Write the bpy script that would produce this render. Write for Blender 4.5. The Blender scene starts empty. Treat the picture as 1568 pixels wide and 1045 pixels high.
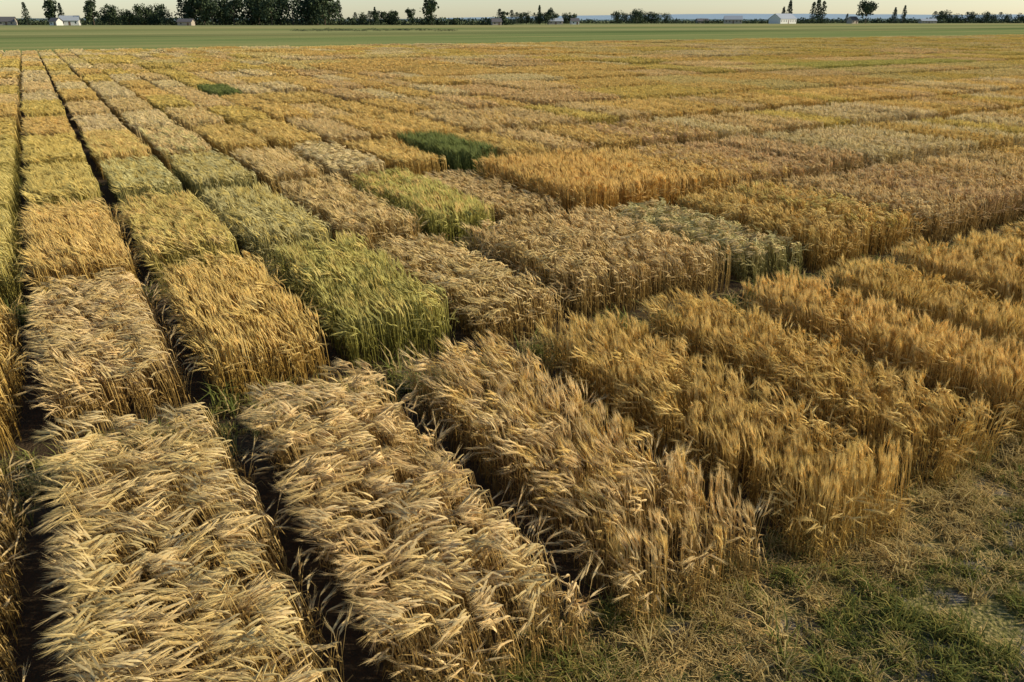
import bpy, math, random
from mathutils import Vector, Matrix, noise
random.seed(7)
R=random.random
U=random.uniform
G=random.gauss
scene=bpy.context.scene
scene.view_settings.view_transform='Standard'
scene.view_settings.look='None'
scene.view_settings.exposure=0

# ------------------------------------------------------------ materials
def newmat(name):
    m=bpy.data.materials.new(name); m.use_nodes=True
    nt=m.node_tree; nt.nodes.clear()
    return m,nt,nt.nodes,nt.links

def straw_material(name,trans=0.25,patchy=True):
    m,nt,N,L=newmat(name)
    out=N.new('ShaderNodeOutputMaterial')
    def att(n,t='INSTANCER'):
        a=N.new('ShaderNodeAttribute'); a.attribute_type=t; a.attribute_name=n; return a
    a1=att('c1'); a2=att('c2'); k=att('kind','GEOMETRY')
    sep=N.new('ShaderNodeSeparateColor'); L.new(k.outputs['Color'],sep.inputs[0])
    ear=a1.outputs['Color']
    def mix(f,a,b):
        x=N.new('ShaderNodeMix'); x.data_type='RGBA'; L.new(f,x.inputs[0]); L.new(a,x.inputs[6]); L.new(b,x.inputs[7]); return x.outputs[2]
    if patchy:
        a3=att('c3'); ear=mix(k.outputs['Alpha'],ear,a3.outputs['Color'])
    col=mix(sep.outputs[0],a2.outputs['Color'],ear)
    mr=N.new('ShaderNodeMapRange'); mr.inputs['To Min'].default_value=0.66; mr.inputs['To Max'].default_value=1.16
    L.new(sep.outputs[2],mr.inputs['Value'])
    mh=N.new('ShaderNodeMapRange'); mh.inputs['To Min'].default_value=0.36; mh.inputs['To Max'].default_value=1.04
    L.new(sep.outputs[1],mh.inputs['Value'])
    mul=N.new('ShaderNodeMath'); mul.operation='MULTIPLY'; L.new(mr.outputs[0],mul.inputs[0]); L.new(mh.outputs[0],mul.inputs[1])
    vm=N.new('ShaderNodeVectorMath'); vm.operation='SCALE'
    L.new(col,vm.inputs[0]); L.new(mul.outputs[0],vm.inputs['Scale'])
    p=N.new('ShaderNodeBsdfDiffuse'); L.new(vm.outputs[0],p.inputs['Color'])
    t=N.new('ShaderNodeBsdfTranslucent'); L.new(vm.outputs[0],t.inputs['Color'])
    ms=N.new('ShaderNodeMixShader'); ms.inputs[0].default_value=trans
    L.new(p.outputs[0],ms.inputs[1]); L.new(t.outputs[0],ms.inputs[2]); L.new(ms.outputs[0],out.inputs[0])
    return m
straw=straw_material('straw',0.2)
grassm=straw_material('grass_blades',0.3,False)

def simple(name,col,rough=0.8,noise_scale=None,col2=None):
    m,nt,N,L=newmat(name)
    out=N.new('ShaderNodeOutputMaterial'); p=N.new('ShaderNodeBsdfPrincipled')
    p.inputs['Roughness'].default_value=rough; p.inputs['Specular IOR Level'].default_value=0.2
    p.inputs['Base Color'].default_value=(*col,1)
    if noise_scale:
        tc=N.new('ShaderNodeTexCoord'); n=N.new('ShaderNodeTexNoise'); n.inputs['Scale'].default_value=noise_scale
        n.inputs['Detail'].default_value=6
        L.new(tc.outputs['Object'],n.inputs['Vector'])
        r=N.new('ShaderNodeValToRGB'); r.color_ramp.elements[0].position=.35; r.color_ramp.elements[1].position=.65
        r.color_ramp.elements[0].color=(*col,1); r.color_ramp.elements[1].color=(*(col2 or col),1)
        L.new(n.outputs['Fac'],r.inputs[0]); L.new(r.outputs[0],p.inputs['Base Color'])
    L.new(p.outputs[0],out.inputs[0])
    return m

# ------------------------------------------------------------ mesh helpers
class MB:
    def __init__(s): s.v=[];s.f=[];s.c=[]
    def vert(s,p,c): s.v.append((p[0],p[1],p[2])); s.c.append(c); return len(s.v)-1
    def ribbon(s,pts,ws,side,cols):
        pr=None
        for i,p in enumerate(pts):
            w=ws[i]*.5
            if w<=0.00005: cur=(s.vert(p,cols[i]),)
            else: cur=(s.vert(p-side*w,cols[i]),s.vert(p+side*w,cols[i]))
            if pr is not None:
                if len(pr)==2 and len(cur)==2: s.f.append((pr[0],pr[1],cur[1],cur[0]))
                elif len(pr)==2: s.f.append((pr[0],pr[1],cur[0]))
                elif len(cur)==2: s.f.append((pr[0],cur[1],cur[0]))
            pr=cur
    def tube(s,pts,rs,n,cols,a1,a2):
        rings=[]
        for p,r,c in zip(pts,rs,cols):
            rings.append([s.vert(p+(a1*math.cos(2*math.pi*k/n)+a2*math.sin(2*math.pi*k/n)*.7)*r,c) for k in range(n)])
        for i in range(len(rings)-1):
            for k in range(n):
                s.f.append((rings[i][k],rings[i][(k+1)%n],rings[i+1][(k+1)%n],rings[i+1][k]))
    def mesh(s,name,mat):
        me=bpy.data.meshes.new(name); me.from_pydata(s.v,[],s.f)
        at=me.color_attributes.new('kind','FLOAT_COLOR','POINT')
        flat=[]
        for c in s.c: flat+= [c[0],c[1],c[2],c[3] if len(c)>3 else 0]
        at.data.foreach_set('color',flat)
        me.materials.append(mat)
        return me
def frame(a):
    h=Vector((0,0,1)) if abs(a.z)<.9 else Vector((1,0,0))
    s1=a.cross(h).normalized(); s2=a.cross(s1).normalized()
    return s1,s2

LOD={0:dict(seg=3,sw=.0055,leaf=2,lw=.012,ear=.12,er=.0105,aw=10,awl=.18,aww=.0042,spread=.17),
     1:dict(seg=2,sw=.009,leaf=1,lw=.018,ear=.12,er=.014,aw=4,awl=.16,aww=.009,spread=.2),
     2:dict(seg=1,sw=.018,leaf=0,lw=.025,ear=.14,er=.028,aw=2,awl=.14,aww=.022,spread=.3),
     3:dict(seg=1,sw=.035,leaf=0,lw=.05,ear=.18,er=.06,aw=1,awl=.16,aww=.05,spread=.35)}
def stalk(b,q,lod,base,h,l,d,a0,rnd,alt):
    ns=q['seg']
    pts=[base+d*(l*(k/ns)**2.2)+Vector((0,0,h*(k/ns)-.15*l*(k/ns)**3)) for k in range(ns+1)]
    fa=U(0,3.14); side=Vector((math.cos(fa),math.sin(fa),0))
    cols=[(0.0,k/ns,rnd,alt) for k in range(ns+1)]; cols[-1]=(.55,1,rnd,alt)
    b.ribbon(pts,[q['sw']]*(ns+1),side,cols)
    for j in range(q['leaf']):
        t0=U(.2,.8); k=min(int(t0*ns),ns-1); p0=pts[k].lerp(pts[k+1],t0*ns-k)
        la=U(0,6.283); ld=Vector((math.cos(la),math.sin(la),0)); ld=(ld+d*.5).normalized()
        ll=U(.08,.2)
        lp=[p0,p0+ld*ll*.5+Vector((0,0,ll*.3)),p0+ld*ll*.8+Vector((0,0,-ll*.4))]
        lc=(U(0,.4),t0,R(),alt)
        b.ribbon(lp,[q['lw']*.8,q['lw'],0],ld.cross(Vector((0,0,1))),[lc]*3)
    top=pts[-1]
    ax=d*math.sin(a0)+Vector((0,0,math.cos(a0))); a1=a0+.35*min(1,a0+.2)
    ax2=d*math.sin(a1)+Vector((0,0,math.cos(a1)))
    L=q['ear']*U(.8,1.15); s1,s2=frame(ax)
    m1=top+ax*L*.5; e=m1+ax2*L*.5; ce=(1,.85,rnd,alt)
    if lod<=1:
        r=q['er']
        b.tube([top,top.lerp(m1,.6),m1.lerp(e,.5),e],[r*.3,r,r*.9,r*.15],3,[ce]*4,s1,s2)
    else:
        b.ribbon([top,m1,e],[q['er'],q['er']*1.6,0],s1,[ce]*3)
        b.ribbon([top,m1,e],[q['er'],q['er']*1.6,0],s2,[ce]*3)
    for j in range(q['aw']):
        t=(j+.5)/q['aw']; p0=top.lerp(e,t); ph=j*2.4+R()
        dd=(ax2*.7+ax*.3+(s1*math.cos(ph)+s2*math.sin(ph)*.7)*q['spread']*U(.3,1.4)).normalized()
        al=q['awl']*U(.8,1.15)*(1.05-.35*t)
        wd=dd.cross(s2 if R()<.5 else s1)
        if wd.length<.01: wd=s1.copy()
        wd.normalize(); ca=(1,1.0,min(1,rnd*.6+.4),alt)
        b.ribbon([p0,p0+dd*al],[q['aww'],0],wd,[ca]*2)

# habit: stalk lean, ear angle, stalk height
HAB={0:((.06,.19),(.8,1.65),(.78,.95)),     # nodding
     1:((.03,.12),(.40,1.05),(.72,.87)),    # half nodding
     2:((.01,.06),(.04,.50),(.66,.81))}     # upright
def tile(name,size,ncl,per,hab,lod,seed):
    """square block of crop made of bunches of stalks that lean together"""
    q=LOD[lod]; b=MB(); n=max(1,int(round(math.sqrt(ncl))))
    (l0,l1),(e0,e1),(h0,h1)=HAB[hab]
    for i in range(n):
        for j in range(n):
            cx=(i+.5+U(-.35,.35))/n*size-size/2; cy=(j+.5+U(-.4,.4))/n*size-size/2
            cl=U(l0,l1); ca=math.pi+G(0,.45); ce=U(e0,e1); ch=U(h0,h1)
            cr=U(.1,.9); alt=1.0 if R()<.4 else 0.0
            for s in range(per):
                base=Vector((cx+G(0,.26*size/n),cy+G(0,.26*size/n),0))
                base.x=max(-size/2,min(size/2,base.x)); base.y=max(-size/2,min(size/2,base.y))
                a=ca+G(0,.18); d=Vector((math.cos(a),math.sin(a),0))
                h=ch*(1+G(0,.035))
                if R()<.08: h*=U(.72,.92)
                top_pull=Vector((cx-base.x,cy-base.y,0))*2
                stalk(b,q,lod,base,h,max(0.01,cl+G(0,.02)),(d+top_pull).normalized(),max(0,ce+G(0,.15)),min(1,max(0,cr+G(0,.15))),alt)
    return bpy.data.objects.new(name,b.mesh(name,straw))

def mkcol(name,objs):
    c=bpy.data.collections.new(name)
    for o in objs: c.objects.link(o)
    return c
COLS={}
NV=8
PW=1.56                       # plot width, 3 tiles
TS={0:.52,1:.52,2:.78,3:1.56}
SPEC={0:(9,9),1:(9,8),2:(25,4),3:(49,3)}
for lod in range(4):
    obs=[]
    for hab in range(3):
        for i in range(NV): obs.append(tile('croptile%d_%d_%02d'%(lod,hab,i),TS[lod],SPEC[lod][0],SPEC[lod][1],hab,lod,lod*20+hab*7+i))
    COLS[lod]=mkcol('grain_tiles_%d'%lod,obs)
obs=[]
for i in range(6):
    b=MB()
    for s in range(4):
        a=G(0,.5); d=Vector((math.cos(a),math.sin(a),0))
        stalk(b,LOD[0],0,Vector((G(0,.03),G(0,.03),0)),U(.58,.82),U(.03,.16),d,U(.2,1.4),R(),0)
    obs.append(bpy.data.objects.new('edgebunch_%02d'%i,b.mesh('edgebunch_%02d'%i,straw)))
COLS['edge']=mkcol('edge_bunches',obs)

def grass_tuft(name,n,rad,hmin,hmax,w):
    b=MB()
    for i in range(n):
        rr=rad*math.sqrt(R()); th=U(0,6.283)
        p=Vector((rr*math.cos(th),rr*math.sin(th),-.003)); h=U(hmin,hmax)
        a=U(0,6.283); d=Vector((math.cos(a),math.sin(a),0)); l=h*U(.2,1.3)
        sd=d.cross(Vector((0,0,1))); c=R(); kk=1.0 if R()<.6 else 0.0
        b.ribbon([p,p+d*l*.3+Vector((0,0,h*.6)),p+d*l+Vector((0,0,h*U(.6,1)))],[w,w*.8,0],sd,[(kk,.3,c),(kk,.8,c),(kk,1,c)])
    return bpy.data.objects.new(name,b.mesh(name,grassm))
obs=[grass_tuft('grasstuft_%02d'%i,30,.07,.04,.11,.008) for i in range(5)]
obs+=[grass_tuft('grasstuft_t%02d'%i,26,.06,.09,.22,.009) for i in range(3)]
def litter(name):
    b=MB()
    for i in range(14):
        p=Vector((U(-.12,.12),U(-.12,.12),U(.004,.05))); a=U(0,6.283); d=Vector((math.cos(a),math.sin(a),U(-.1,.3)))
        l=U(.05,.2); c=R()
        b.ribbon([p,p+d*l],[.006,.004],d.cross(Vector((0,0,1))).normalized(),[(1,1,c)]*2)
    return bpy.data.objects.new(name,b.mesh(name,grassm))
obs+=[litter('grasstuft_z%02d'%i) for i in range(3)]
COLS['grass']=mkcol('grass_tufts',obs)

# ------------------------------------------------------------ geometry-nodes instancer
def gn_group(name,coll):
    g=bpy.data.node_groups.new(name,'GeometryNodeTree')
    g.interface.new_socket('Geometry',in_out='INPUT',socket_type='NodeSocketGeometry')
    g.interface.new_socket('Geometry',in_out='OUTPUT',socket_type='NodeSocketGeometry')
    N=g.nodes;L=g.links
    gi=N.new('NodeGroupInput');go=N.new('NodeGroupOutput')
    ci=N.new('GeometryNodeCollectionInfo'); ci.inputs['Collection'].default_value=coll
    ci.inputs['Separate Children'].default_value=True; ci.inputs['Reset Children'].default_value=True
    ip=N.new('GeometryNodeInstanceOnPoints'); ip.inputs['Pick Instance'].default_value=True
    def na(n,t):
        x=N.new('GeometryNodeInputNamedAttribute'); x.data_type=t; x.inputs['Name'].default_value=n; return x
    r=na('rot','FLOAT_VECTOR'); s=na('scl','FLOAT_VECTOR'); i=na('pid','INT')
    e=N.new('FunctionNodeEulerToRotation')
    L.new(r.outputs[0],e.inputs[0]); L.new(e.outputs[0],ip.inputs['Rotation'])
    L.new(s.outputs[0],ip.inputs['Scale']); L.new(i.outputs[0],ip.inputs['Instance Index'])
    L.new(gi.outputs[0],ip.inputs['Points']); L.new(ci.outputs[0],ip.inputs['Instance'])
    L.new(ip.outputs[0],go.inputs[0])
    return g
GN={k:gn_group('scatter_%s'%k,c) for k,c in COLS.items()}
class Pts:
    def __init__(s): s.p=[];s.r=[];s.s=[];s.i=[];s.c1=[];s.c2=[];s.c3=[]
    def add(s,p,r,sc,i,c1,c2,c3=None):
        s.p.append(p);s.r+=r;s.s+=sc;s.i.append(i);s.c1+=[*c1,1];s.c2+=[*c2,1];s.c3+=[*(c3 or c1),1]
    def build(s,name,kind,parent=None):
        if not s.p: return None
        me=bpy.data.meshes.new(name); me.from_pydata(s.p,[],[])
        for n,d in (('rot',s.r),('scl',s.s)):
            a=me.attributes.new(n,'FLOAT_VECTOR','POINT'); a.data.foreach_set('vector',d)
        a=me.attributes.new('pid','INT','POINT'); a.data.foreach_set('value',s.i)
        for n,d in (('c1',s.c1),('c2',s.c2),('c3',s.c3)):
            a=me.attributes.new(n,'FLOAT_COLOR','POINT'); a.data.foreach_set('color',d)
        o=bpy.data.objects.new(name,me); scene.collection.objects.link(o)
        md=o.modifiers.new('scatter','NODES'); md.node_group=GN[kind]
        o.parent=parent
        return o

# ------------------------------------------------------------ crop plots.  x = across plots, y = along plots
PAL={ # ear colour, stalk colour
 'gold':((.84,.605,.22),(.66,.41,.10)),
 'tan': ((.85,.64,.30),(.64,.41,.12)),
 'pale':((.86,.69,.36),(.66,.46,.17)),
 'orange':((.84,.575,.20),(.70,.40,.09)),
 'olive':((.76,.60,.20),(.52,.42,.10)),
 'green':((.66,.58,.18),(.42,.38,.08)),
 'ggrey':((.72,.62,.27),(.47,.41,.13)),
 'dgreen':((.25,.28,.09),(.15,.18,.05)),
 'brown':((.82,.60,.28),(.60,.39,.12)),
 'purple':((.78,.55,.27),(.56,.37,.12)),
 'mustard':((.81,.62,.20),(.58,.42,.09)),
 'haze':((.83,.66,.28),(.60,.46,.15)),
}
def fillplot(P,x0,x1,y0,y1,pal,h=1.0,lean=0.5,lod=0,mix=None,E=None):
    s=TS[lod]; nx=max(1,round((x1-x0)/s)); ny=max(1,round((y1-y0)/s))
    sx=(x1-x0)/nx/s; sy=(y1-y0)/ny/s
    c1,c2=PAL[pal]; tint=U(.95,1.03); gg=U(.98,1.01)
    c1=(c1[0]*tint,c1[1]*tint*gg,c1[2]*tint); c2=(c2[0]*tint,c2[1]*tint*gg,c2[2]*tint)
    c3=PAL[mix][0] if mix else tuple(a*b for a,b in zip(c1,(.93,.93,.84)))
    for i in range(nx):
        for j in range(ny):
            x=x0+(i+.5)*(x1-x0)/nx; y=y0+(j+.5)*(y1-y0)/ny
            v=Vector((x,y,0))
            n1=noise.noise(v*.9+Vector((3,1,0))); n2=noise.noise(v*.3+Vector((0,5,2)))
            ln=lean+.25*n1+.25*n2+G(0,.05)
            k=0 if ln>.6 else (1 if ln>.28 else 2)
            pid=k*NV+random.randrange(NV)
            hz=h*(1+.07*n1+G(0,.015))
            P.add((x,y,0),[G(0,.025),-.03*ln+G(0,.02),G(0,.06)],[sx*1.02,sy*1.02*(1 if R()<.5 else -1),hz],pid,c1,c2,c3)
    if E is not None:
        per=2*(x1-x0+y1-y0)
        for e in range(int(per*6)):
            t=U(0,per); w=x1-x0; l=y1-y0; o=U(-.05,.02)
            if t<w: x,y,a=x0+t,y0-o,-math.pi/2
            elif t<2*w: x,y,a=x0+t-w,y1+o,math.pi/2
            elif t<2*w+l: x,y,a=x0-o,y0+t-2*w,math.pi
            else: x,y,a=x1+o,y0+t-2*w-l,0
            if R()<.65: a=math.pi
            E.add((x,y,0),[0,G(0,.05),a+G(0,.5)],[1,1,h*U(.75,1.0)],random.randrange(6),c1,c2,c3)

PITCH=2.03
def colx(k,lean=.3):
    x0=-.72+(k-1)*PITCH+.26*max(0,lean-.1)
    return x0,-.72+(k-1)*PITCH+PW+.12
blocks=[(4.1,8.8),(10.3,14.9),(16.2,21.8),(23.1,28.1),(29.6,35.9)]
front={0:4.2,1:3.9,2:4.05,3:3.95,4:3.72,5:4.0,6:3.9}
# measured cross-plot extent in the front block
AX={1:(-.42,1.12),2:(1.58,3.10),3:(3.62,5.05),4:(5.62,7.04),5:(7.66,9.02),6:(9.70,11.05),7:(11.75,13.1),8:(13.8,15.1),9:(15.85,17.2)}
table={
 0:{0:('tan',.8,.97),1:('tan',.85,1.0),2:('tan',.68,1.0),3:('tan',.38,1.03,'gold'),4:('gold',.25,1.02),5:('gold',.22,.99),6:('gold',.2,1.0),7:('gold',.25,.96),8:('gold',.2,1.0),9:('gold',.2,.95)},
 1:{0:('gold',.6,1.0),1:('tan',.75,.97),2:('gold',.33,1.08),3:('green',.2,1.12,'olive'),4:('tan',.5,.86),5:('brown',.5,1.0),6:('brown',.5,.98,'tan'),7:('ggrey',.95,.88,'tan'),8:('gold',.5,1.0),9:('gold',.5,1.0,'olive'),10:('brown',.4,.95,'tan'),11:('purple',.4,1.0,'tan'),12:('brown',.4,1.0)},
 2:{0:('olive',.4,1.0),1:('gold',.3,1.0),2:('olive',.3,1.0,'gold'),3:('ggrey',.3,.95,'olive'),4:('tan',.4,.92),5:('green',.2,1.0,'gold'),6:('tan',.5,.78),7:('orange',.1,1.12),8:('orange',.1,1.1),9:('gold',.3,1.0),10:('brown',.4,.95,'gold'),11:('purple',.4,.9,'brown'),12:('purple',.4,1.0,'brown'),13:('pale',.4,1.0),14:('pale',.4,1.0),15:('pale',.3,1.0)},
 3:{0:('olive',.4,1.0),1:('olive',.3,1.0,'mustard'),2:('ggrey',.4,.97,'olive'),3:('ggrey',.3,1.0,'olive'),4:('tan',.4,1.0),5:('pale',.85,1.0),6:('gold',.3,1.0),7:('dgreen',.05,1.15),8:('gold',.4,1.0),9:('tan',.4,1.0),10:('gold',.4,1.0),11:('purple',.4,.95,'gold'),12:('brown',.4,1.0,'gold'),13:('pale',.4,1.0)},
 4:{0:('olive',.4,1.0),1:('mustard',.3,1.0),2:('gold',.3,1.0,'olive'),3:('tan',.4,1.0,'ggrey'),4:('gold',.4,1.0),5:('gold',.4,1.0),6:('tan',.4,1.0),7:('gold',.4,1.0),8:('gold',.4,.95),9:('tan',.4,1.0),10:('brown',.4,1.0,'gold')},
}
NAMES={'green':'green_wheat_plot','dgreen':'green_oat_plot','ggrey':'lodged_wheat_plot','olive':'ripening_wheat_plot','mustard':'ripening_wheat_plot','brown':'brown_wheat_plot','purple':'brown_wheat_plot'}
for bi,(y0,y1) in enumerate(blocks):
    for k in range(-1,40):
        if colx(k)[0]>1.9*y1+5: break
        if k in table[bi]: e=table[bi][k]
        else:
            w=['gold','gold','tan','brown','mustard','gold','pale'] if bi>0 else ['gold']
            e=(random.choice(w),.3 if bi else .18,U(.94,1.03))
        x0,x1=colx(k,e[1])
        if bi==0 and k in AX: x0,x1=AX[k]
        lod=0 if bi==0 else 1
        ya=front.get(k,y0+U(-.15,.15)) if bi==0 else y0+U(-.12,.12)
        merge = (bi,k) in ((1,5),(2,7),(2,13),(1,10),(1,11),(2,10)) or (bi>0 and k>12 and R()<.4)
        P=Pts(); E=Pts() if bi<3 else None
        fillplot(P,x0+U(-.03,.03),x1+(PITCH-PW-.12 if merge else 0),ya,y1+U(-.12,.12),e[0],e[2],e[1],lod,e[3] if len(e)>3 else None,E)
        o=P.build(NAMES.get(e[0],'barley_plot'),lod)
        if E: E.build('edge_stalks','edge',o)
y=37.2
while y<141:
    ln=6.9+ (0.6 if y<60 else 1.6)
    y1=min(y+ln,141.5)
    lod=2 if y<60 else 3
    P=Pts(); k=-1
    while True:
        x0,x1=colx(k)
        if x0>1.9*y1+6: break
        if k<=7: w=['pale','tan','gold','pale','tan','mustard','gold']
        elif x0<.8*y: w=['gold','tan','pale','gold','brown','gold']
        else: w=['mustard','haze','mustard','olive','gold','haze','tan']
        if y>75 and R()<.5: w=['haze','pale'] if R()<.5 else ['mustard','haze']
        pal=random.choice(w)
        if 46<y<54.5 and 8<x0<11: pal='dgreen'
        if 50<y<58 and 62<x0<86: pal='green'
        nm=1 if k<=12 else random.choice([1,2,3,4])
        x1=colx(k+nm-1)[1]
        fillplot(P,x0,x1+(0 if k<14 else .3),y,y1-1.5,pal,U(.88,1.1),.4,lod)
        k+=nm
    P.build('distant_grain_plots',lod)
    y=y1

P=Pts()
def tuft(x,y,sz,green,tall=False):
    pid=random.randrange(5) if not tall else 5+random.randrange(3)
    g=green
    c1=(.30+.07*R(),.30,.08) if R()<g else (.68,.50,.20)
    c2=(.18,.20,.05) if R()<g else (.50,.37,.14)
    s=sz*U(.7,1.3)
    P.add((x,y,0),[G(0,.08),G(0,.08),U(0,6.28)],[s,s,s*U(.7,1.1)],pid,c1,c2)
for i in range(10500):
    x=U(-3,16); y=U(.2,4.35)
    n=noise.noise(Vector((x*1.3,y*1.3,2))); n2=noise.noise(Vector((x*.5,y*.5,7)))
    n3=noise.noise(Vector((x*3.5,y*3.5,5)))
    dens=.60+1.0*n+.3*n2+.5*n3+ (.25 if y>3.2 else 0)
    if R()>dens+.1: continue
    green=.78+.9*n2+.7*n3-(.5 if y>3.3 else 0)
    tuft(x,y,U(.7,1.5),green,R()<.10+(.3 if y>3.6 else 0)+.25*max(0,n3))
P.build('grass_verge','grass')
P=Pts()
for i in range(2000):
    x=U(-3,16); y=U(1,4.2)
    if R()>.15+.8*(y>3.2): continue
    P.add((x,y,0.004),[0,0,U(0,6.28)],[1,1,1],8+random.randrange(3),(.80,.55,.21),(.5,.35,.13))
P.build('straw_litter','grass')
P=Pts()
for i in range(2400):
    y0=random.choice([9.5,15.55,22.5,28.85]); y=y0+G(0,.3); x=U(-3,1.9*y+4)
    tuft(x,y,U(1,2.4),.6,R()<.6)
P.build('alley_weeds','grass')

# ------------------------------------------------------------ ground
def ground():
    me=bpy.data.meshes.new('ground'); S=20000
    me.from_pydata([(-S,-S,0),(S,-S,0),(S,S,0),(-S,S,0)],[],[(0,1,2,3)])
    o=bpy.data.objects.new('ground',me); scene.collection.objects.link(o)
    m,nt,N,L=newmat('field_ground')
    out=N.new('ShaderNodeOutputMaterial'); p=N.new('ShaderNodeBsdfDiffuse')
    g=N.new('ShaderNodeNewGeometry'); sx=N.new('ShaderNodeSeparateXYZ'); L.new(g.outputs['Position'],sx.inputs[0])
    def nz(scale,detail=8,vec=None):
        n=N.new('ShaderNodeTexNoise'); n.inputs['Scale'].default_value=scale; n.inputs['Detail'].default_value=detail
        L.new(vec or g.outputs['Position'],n.inputs['Vector']); return n
    def ramp(src,els):
        r=N.new('ShaderNodeValToRGB'); cr=r.color_ramp
        while len(cr.elements)<len(els): cr.elements.new(.5)
        for e,(pp,c) in zip(cr.elements,els): e.position=pp; e.color=(*c,1)
        L.new(src,r.inputs[0]); return r
    def mix(f,a,b):
        x=N.new('ShaderNodeMix'); x.data_type='RGBA'
        L.new(f,x.inputs[0]); L.new(a,x.inputs[6]); L.new(b,x.inputs[7]); return x.outputs[2]
    soil=ramp(nz(14,6).outputs[0],[(.3,(.08,.062,.04)),(.5,(.20,.165,.115)),(.7,(.34,.29,.22))])
    thatch=ramp(nz(28,4).outputs[0],[(.35,(.07,.075,.022)),(.5,(.20,.175,.06)),(.66,(.42,.32,.13))])
    patch=ramp(nz(2.6,5).outputs[0],[(.38,(1,1,1)),(.50,(0,0,0))])
    near=mix(patch.outputs[0],thatch.outputs[0],soil.outputs[0])
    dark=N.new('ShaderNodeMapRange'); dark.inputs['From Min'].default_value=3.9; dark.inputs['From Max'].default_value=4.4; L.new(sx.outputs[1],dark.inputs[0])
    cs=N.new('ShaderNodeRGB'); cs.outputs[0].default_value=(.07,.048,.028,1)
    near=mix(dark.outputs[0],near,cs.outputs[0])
    mp=N.new('ShaderNodeMapping'); mp.inputs['Scale'].default_value=(.006,.05,1); L.new(g.outputs['Position'],mp.inputs['Vector'])
    st=nz(1,5,mp.outputs[0])
    far=ramp(st.outputs[0],[(.33,(.12,.165,.05)),(.48,(.22,.24,.085)),(.6,(.36,.31,.12)),(.72,(.52,.36,.15))])
    mr=N.new('ShaderNodeMapRange'); mr.inputs['From Min'].default_value=140; mr.inputs['From Max'].default_value=900; L.new(sx.outputs[1],mr.inputs[0])
    zone=ramp(mr.outputs[0],[(0,(.24,.27,.09)),(.16,(.18,.23,.075)),(.22,(.07,.11,.04)),(.30,(.36,.34,.14)),(.45,(.12,.17,.06)),(.6,(.42,.35,.15)),(1,(.24,.26,.12))])
    half=N.new('ShaderNodeValue'); half.outputs[0].default_value=.5
    farc=mix(half.outputs[0],far.outputs[0],zone.outputs[0])
    gt=N.new('ShaderNodeMath'); gt.operation='GREATER_THAN'; gt.inputs[1].default_value=141.5; L.new(sx.outputs[1],gt.inputs[0])
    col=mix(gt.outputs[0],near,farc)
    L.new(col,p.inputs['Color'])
    bp=N.new('ShaderNodeBump'); bp.inputs['Strength'].default_value=.8; bp.inputs['Distance'].default_value=.04
    L.new(nz(25,4).outputs[0],bp.inputs['Height']); L.new(bp.outputs[0],p.inputs['Normal'])
    L.new(p.outputs[0],out.inputs[0]); me.materials.append(m)
ground()

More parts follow.
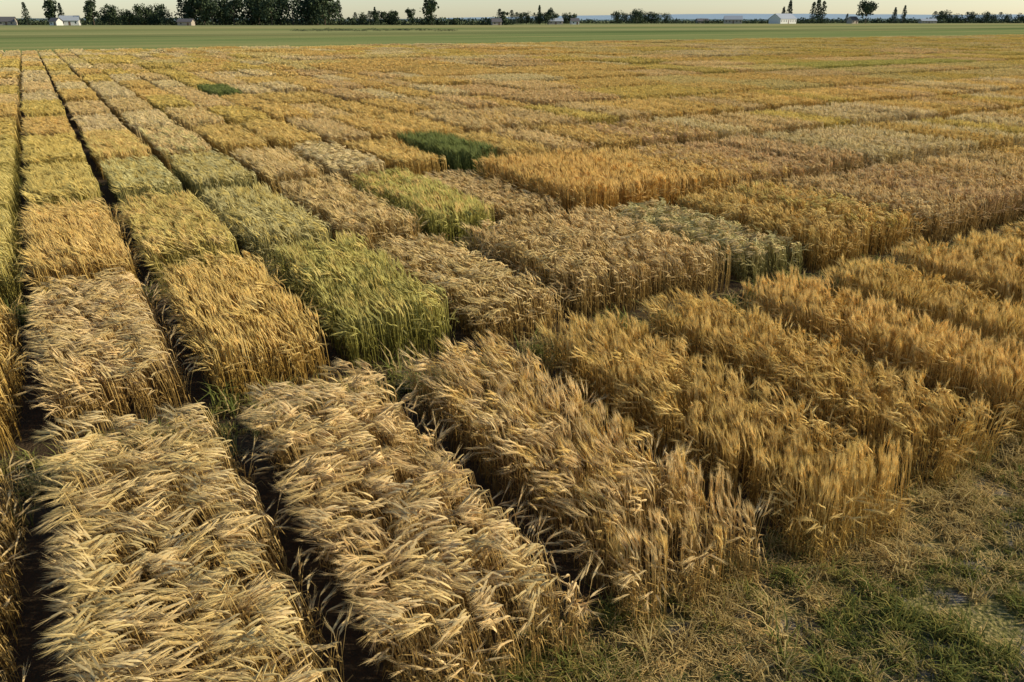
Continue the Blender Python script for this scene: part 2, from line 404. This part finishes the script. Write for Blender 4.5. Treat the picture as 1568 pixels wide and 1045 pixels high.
# ------------------------------------------------------------ distance (bearing tangent from the viewing axis, forward distance)
FW=Vector((.506,.8625,0)); RT=Vector((.8625,-.506,0))
def at(tb,d): return FW*d+RT*(tb*d)
leafm=simple('tree_foliage',(.03,.045,.024),.9,.12,(.07,.09,.04))
leafm2=simple('conifer_foliage',(.022,.036,.024),.9,.12,(.045,.06,.035))
bark=simple('bark',(.09,.065,.045),.9)
class Tree:
    def __init__(s): s.v=[];s.f=[];s.m=[]
    def quad(s,c,sz,mi):
        a=Vector((G(0,1),G(0,1),G(0,1))).normalized(); b,c2=frame(a)
        i=len(s.v)
        for su,sv in ((-1,-.6),(.3,-1),(1,.5),(-.4,1)): s.v.append(tuple(c+b*su*sz+c2*sv*sz))
        s.f.append((i,i+1,i+2,i+3)); s.m.append(mi)
    def limb(s,a,b,r0,r1):
        ax=(b-a).normalized(); s1,s2=frame(ax); i=len(s.v)
        for p,r in ((a,r0),(b,r1)):
            for k in range(5): s.v.append(tuple(p+(s1*math.cos(k*1.2566)+s2*math.sin(k*1.2566))*r))
        for k in range(5): s.f.append((i+k,i+(k+1)%5,i+5+(k+1)%5,i+5+k)); s.m.append(0)
    def tree(s,pos,h,w,kind):
        s.limb(pos,pos+Vector((0,0,h*(.9 if kind!='round' else .55))),h*.022,h*.006)
        if kind=='round':
            lobes=[]
            for i in range(13):
                a=U(0,6.28); rr=w*.5*U(.05,.66); z=h*U(.2,.84)
                c=pos+Vector((rr*math.cos(a),rr*math.sin(a),z)); lobes.append((c,w*U(.15,.27)))
                s.limb(pos+Vector((0,0,h*.3)),c,h*.01,h*.003)
            for i in range(1000):
                c,r=random.choice(lobes)
                d=Vector((G(0,1),G(0,1),G(0,1))).normalized()*r*U(.4,1.1)
                p=c+d
                if p.z<h*.05: continue
                s.quad(p,h*U(.02,.045),1)
        elif kind=='poplar':
            for i in range(420):
                t=U(.05,1); rr=w*.5*math.sin(math.pi*min(1,t*.85+.12))**.6*U(.3,1.1); a=U(0,6.28)
                s.quad(pos+Vector((rr*math.cos(a),rr*math.sin(a),t*h)),h*U(.018,.035),1)
        elif kind=='bush':
            for i in range(90):
                a=U(0,6.28); rr=w*.5*math.sqrt(R()); z=h*U(0,1)*math.sqrt(max(0,1-(rr/(w*.52))**2))
                s.quad(pos+Vector((rr*math.cos(a),rr*math.sin(a),z)),h*U(.08,.16),1)
        else:
            lay=14
            for i in range(lay):
                t=.06+.94*i/lay; wr=w*.5*(1-t)**.8+w*.03
                for j in range(36):
                    a=U(0,6.28); rr=wr*U(.2,1.1)
                    s.quad(pos+Vector((rr*math.cos(a),rr*math.sin(a),t*h-rr*.25+U(0,.04)*h)),h*U(.018,.038),2)
    def build(s,name):
        me=bpy.data.meshes.new(name); me.from_pydata(s.v,[],s.f); me.polygons.foreach_set('material_index',s.m)
        for m in (bark,leafm,leafm2): me.materials.append(m)
        o=bpy.data.objects.new(name,me); scene.collection.objects.link(o); return o
PX=1/1277.
def T(x): return (x-784)*PX
def tr(name,x,hp,wp,kind,d):
    t=Tree(); t.tree(at(T(x),d),hp*d*PX,wp*d*PX,kind); t.build(name)
def row(name,x0,x1,hp,wp,kinds,d,step):
    t=Tree(); x=x0
    while x<x1:
        dd=d+U(-25,25); t.tree(at(T(x),dd),hp*U(.75,1.12)*dd*PX,wp*U(.85,1.25)*dd*PX,random.choice(kinds)); x+=step*U(.6,1.4)
    t.build(name)
row('tree_line',168,262,27,27,['round'],900,10)
row('tree_line',300,508,48,40,['round','round','round','poplar'],880,10)
row('tree_line',-120,-8,30,26,['round'],900,20)
row('tree_line',545,612,24,20,['round','conifer'],930,11)
row('tree_line',765,842,22,18,['round','conifer','round'],1050,9)
row('tree_line',842,885,15,16,['round'],1100,10)
row('tree_line',945,1028,18,20,['round'],1300,11)
row('tree_line',1430,1545,16,20,['round','conifer'],1500,9)
row('tree_line',1560,1800,16,20,['round','conifer'],1500,16)
for x,hp,wp,k,d in [(42,33,16,'conifer',900),(84,40,26,'round',880),(96,32,14,'conifer',880),(144,41,28,'round',870),(280,42,26,'conifer',880),(292,34,20,'round',880),
        (521,34,9,'poplar',930),(628,25,16,'round',930),(661,44,36,'round',900),(575,26,12,'conifer',930),
        (826,27,5,'poplar',1050),(1207,33,14,'conifer',1400),(1198,24,12,'conifer',1400),(1243,30,10,'poplar',1400),(1250,34,10,'poplar',1400),(1258,31,10,'poplar',1400),
        (1325,33,32,'round',1300),(1368,23,12,'conifer',1400),(1382,26,12,'conifer',1400),(1296,14,10,'conifer',1400),(975,20,28,'round',1250)]:
    tr({'round':'broadleaf_tree','conifer':'conifer_tree','poplar':'poplar_tree'}[k],x,hp,wp,k,d)
row('hedgerow',-60,780,11,17,['bush'],930,6)
row('hedgerow',780,1260,7,15,['bush'],1330,6)
row('hedgerow',1180,1760,8,16,['bush'],1480,6)
row('hedgerow',450,700,3.2,14,['bush'],430,6)

# ------------------------------------------------------------ farm buildings
wallw=simple('white_siding',(.62,.60,.55),.7); roofg=simple('grey_metal_roof',(.36,.38,.40),.5); roofd=simple('dark_shingles',(.12,.11,.11),.9)
glass=simple('window_glass',(.04,.05,.06),.2); wallt=simple('tan_siding',(.38,.32,.25),.8); doorm=simple('door_paint',(.16,.10,.07),.6)
def meshobj(name,v,f,mat,par):
    me=bpy.data.meshes.new(name); me.from_pydata(v,[],f); me.materials.append(mat)
    o=bpy.data.objects.new(name,me); scene.collection.objects.link(o); o.parent=par; return o
def box(v,f,x0,x1,y0,y1,z0,z1):
    i=len(v); v+=[(x0,y0,z0),(x1,y0,z0),(x1,y1,z0),(x0,y1,z0),(x0,y0,z1),(x1,y0,z1),(x1,y1,z1),(x0,y1,z1)]
    f+=[(i,i+3,i+2,i+1),(i+4,i+5,i+6,i+7),(i,i+1,i+5,i+4),(i+1,i+2,i+6,i+5),(i+2,i+3,i+7,i+6),(i+3,i,i+4,i+7)]
def house(name,x,d,wp,h,rh,dep,wm,rm,yaw=0):
    w=wp*d*PX; e=bpy.data.objects.new(name,None); scene.collection.objects.link(e)
    e.location=at(T(x),d); e.rotation_euler=(0,0,math.radians(-30.4+yaw))
    a=w/2;b=dep/2
    meshobj('walls',[(-a,-b,0),(a,-b,0),(a,b,0),(-a,b,0),(-a,-b,h),(a,-b,h),(a,b,h),(-a,b,h),(-a,0,h+rh),(a,0,h+rh)],
        [(0,1,5,4),(2,3,7,6),(1,2,6,9,5),(3,0,4,8,7)],wm,e)
    o=.8; z=.15
    v=[(-a-o,-b-o,h-o*rh/b+z),(a+o,-b-o,h-o*rh/b+z),(a+o,0,h+rh+z),(-a-o,0,h+rh+z),(a+o,b+o,h-o*rh/b+z),(-a-o,b+o,h-o*rh/b+z)]
    meshobj('roof',v+[(p[0],p[1],p[2]+.25) for p in v],[(0,1,2,3),(3,2,4,5),(6,7,8,9),(9,8,10,11),(0,1,7,6),(5,4,10,11),(1,2,8,7),(2,4,10,8),(0,3,9,6),(3,5,11,9)],rm,e)
    v=[];f=[]; n=max(2,int(w/5))
    for i in range(n):
        cx=-a+w*(i+.5)/n
        if i==n//2: continue
        box(v,f,cx-.7,cx+.7,-b-.08,-b+.05,h*.35,h*.75)
    meshobj('windows',v,f,glass,e)
    v=[];f=[]; cx=-a+w*(n//2+.5)/n; box(v,f,cx-1,cx+1,-b-.1,-b+.05,0,h*.75); meshobj('door',v,f,doorm,e)
house('white_farmhouse',108,860,26,5,4,9,wallw,roofg,15)
house('farmhouse',86,850,14,4,3,8,wallw,roofd,-20)
house('farmhouse',12,880,22,4,4,9,wallt,roofd,10)
house('farm_shed',285,830,22,3.5,2.5,8,wallt,roofd,-5)
house('white_barn',1198,1290,38,7,7,22,wallw,roofg,35)
house('farm_barn',1122,1290,26,6,5,16,wallt,roofg,-10)
house('farmhouse',850,1040,22,4,3,10,wallt,roofg,8)
house('farmhouse',880,1045,12,4,3,9,wallw,roofd,8)
house('farmhouse',1305,1300,14,5,5,10,wallt,roofd,30)
house('farmhouse',1420,1400,24,4,3,10,wallt,roofg,5)
house('farm_shed',760,900,14,3.5,3,9,wallt,roofd,12)
house('farm_shed',1075,1320,18,4,3,9,wallt,roofd,12)

# ------------------------------------------------------------ hills
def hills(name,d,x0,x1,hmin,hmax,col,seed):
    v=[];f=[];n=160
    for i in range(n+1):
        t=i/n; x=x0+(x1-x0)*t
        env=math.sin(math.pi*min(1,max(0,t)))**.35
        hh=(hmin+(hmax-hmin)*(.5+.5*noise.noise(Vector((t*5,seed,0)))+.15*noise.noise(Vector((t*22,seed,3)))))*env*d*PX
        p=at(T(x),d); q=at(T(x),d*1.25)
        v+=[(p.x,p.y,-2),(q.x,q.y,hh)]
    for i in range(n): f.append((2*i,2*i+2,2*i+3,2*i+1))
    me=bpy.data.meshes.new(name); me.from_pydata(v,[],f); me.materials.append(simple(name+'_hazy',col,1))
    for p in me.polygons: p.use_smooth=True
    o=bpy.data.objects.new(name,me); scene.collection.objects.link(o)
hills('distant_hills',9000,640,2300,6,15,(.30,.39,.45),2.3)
hills('distant_woods',4000,850,2200,2,6,(.12,.17,.16),5.1)
hills('distant_woods',3500,-400,900,3,7,(.11,.15,.14),8.1)

# ------------------------------------------------------------ light
el=math.radians(26)
sd=Vector((.8625*math.cos(el),-.506*math.cos(el),math.sin(el)))
sun=bpy.data.lights.new('sun','SUN'); sun.energy=5.0; sun.angle=math.radians(.5); sun.color=(1,.90,.69)
so=bpy.data.objects.new('sun',sun); scene.collection.objects.link(so); so.rotation_euler=sd.to_track_quat('Z','Y').to_euler(); so.location=(20,-10,30)
w=bpy.data.worlds.new('World'); scene.world=w; w.use_nodes=True
N=w.node_tree.nodes; L=w.node_tree.links
sk=N.new('ShaderNodeTexSky'); sk.sky_type='NISHITA'; sk.sun_disc=False; sk.sun_elevation=el; sk.sun_rotation=math.atan2(sd.x,sd.y)
sk.air_density=1.0; sk.dust_density=.4; sk.ozone_density=2.5
L.new(sk.outputs[0],N['Background'].inputs[0]); N['Background'].inputs[1].default_value=.14

# ------------------------------------------------------------ camera
c=bpy.data.cameras.new('camera'); co=bpy.data.objects.new('camera',c); scene.collection.objects.link(co); scene.camera=co
c.sensor_width=36; c.lens=27.1; c.clip_start=.1; c.clip_end=60000
co.location=(0,0,5); co.rotation_euler=(math.radians(90-22.6),0,math.radians(-30.4))
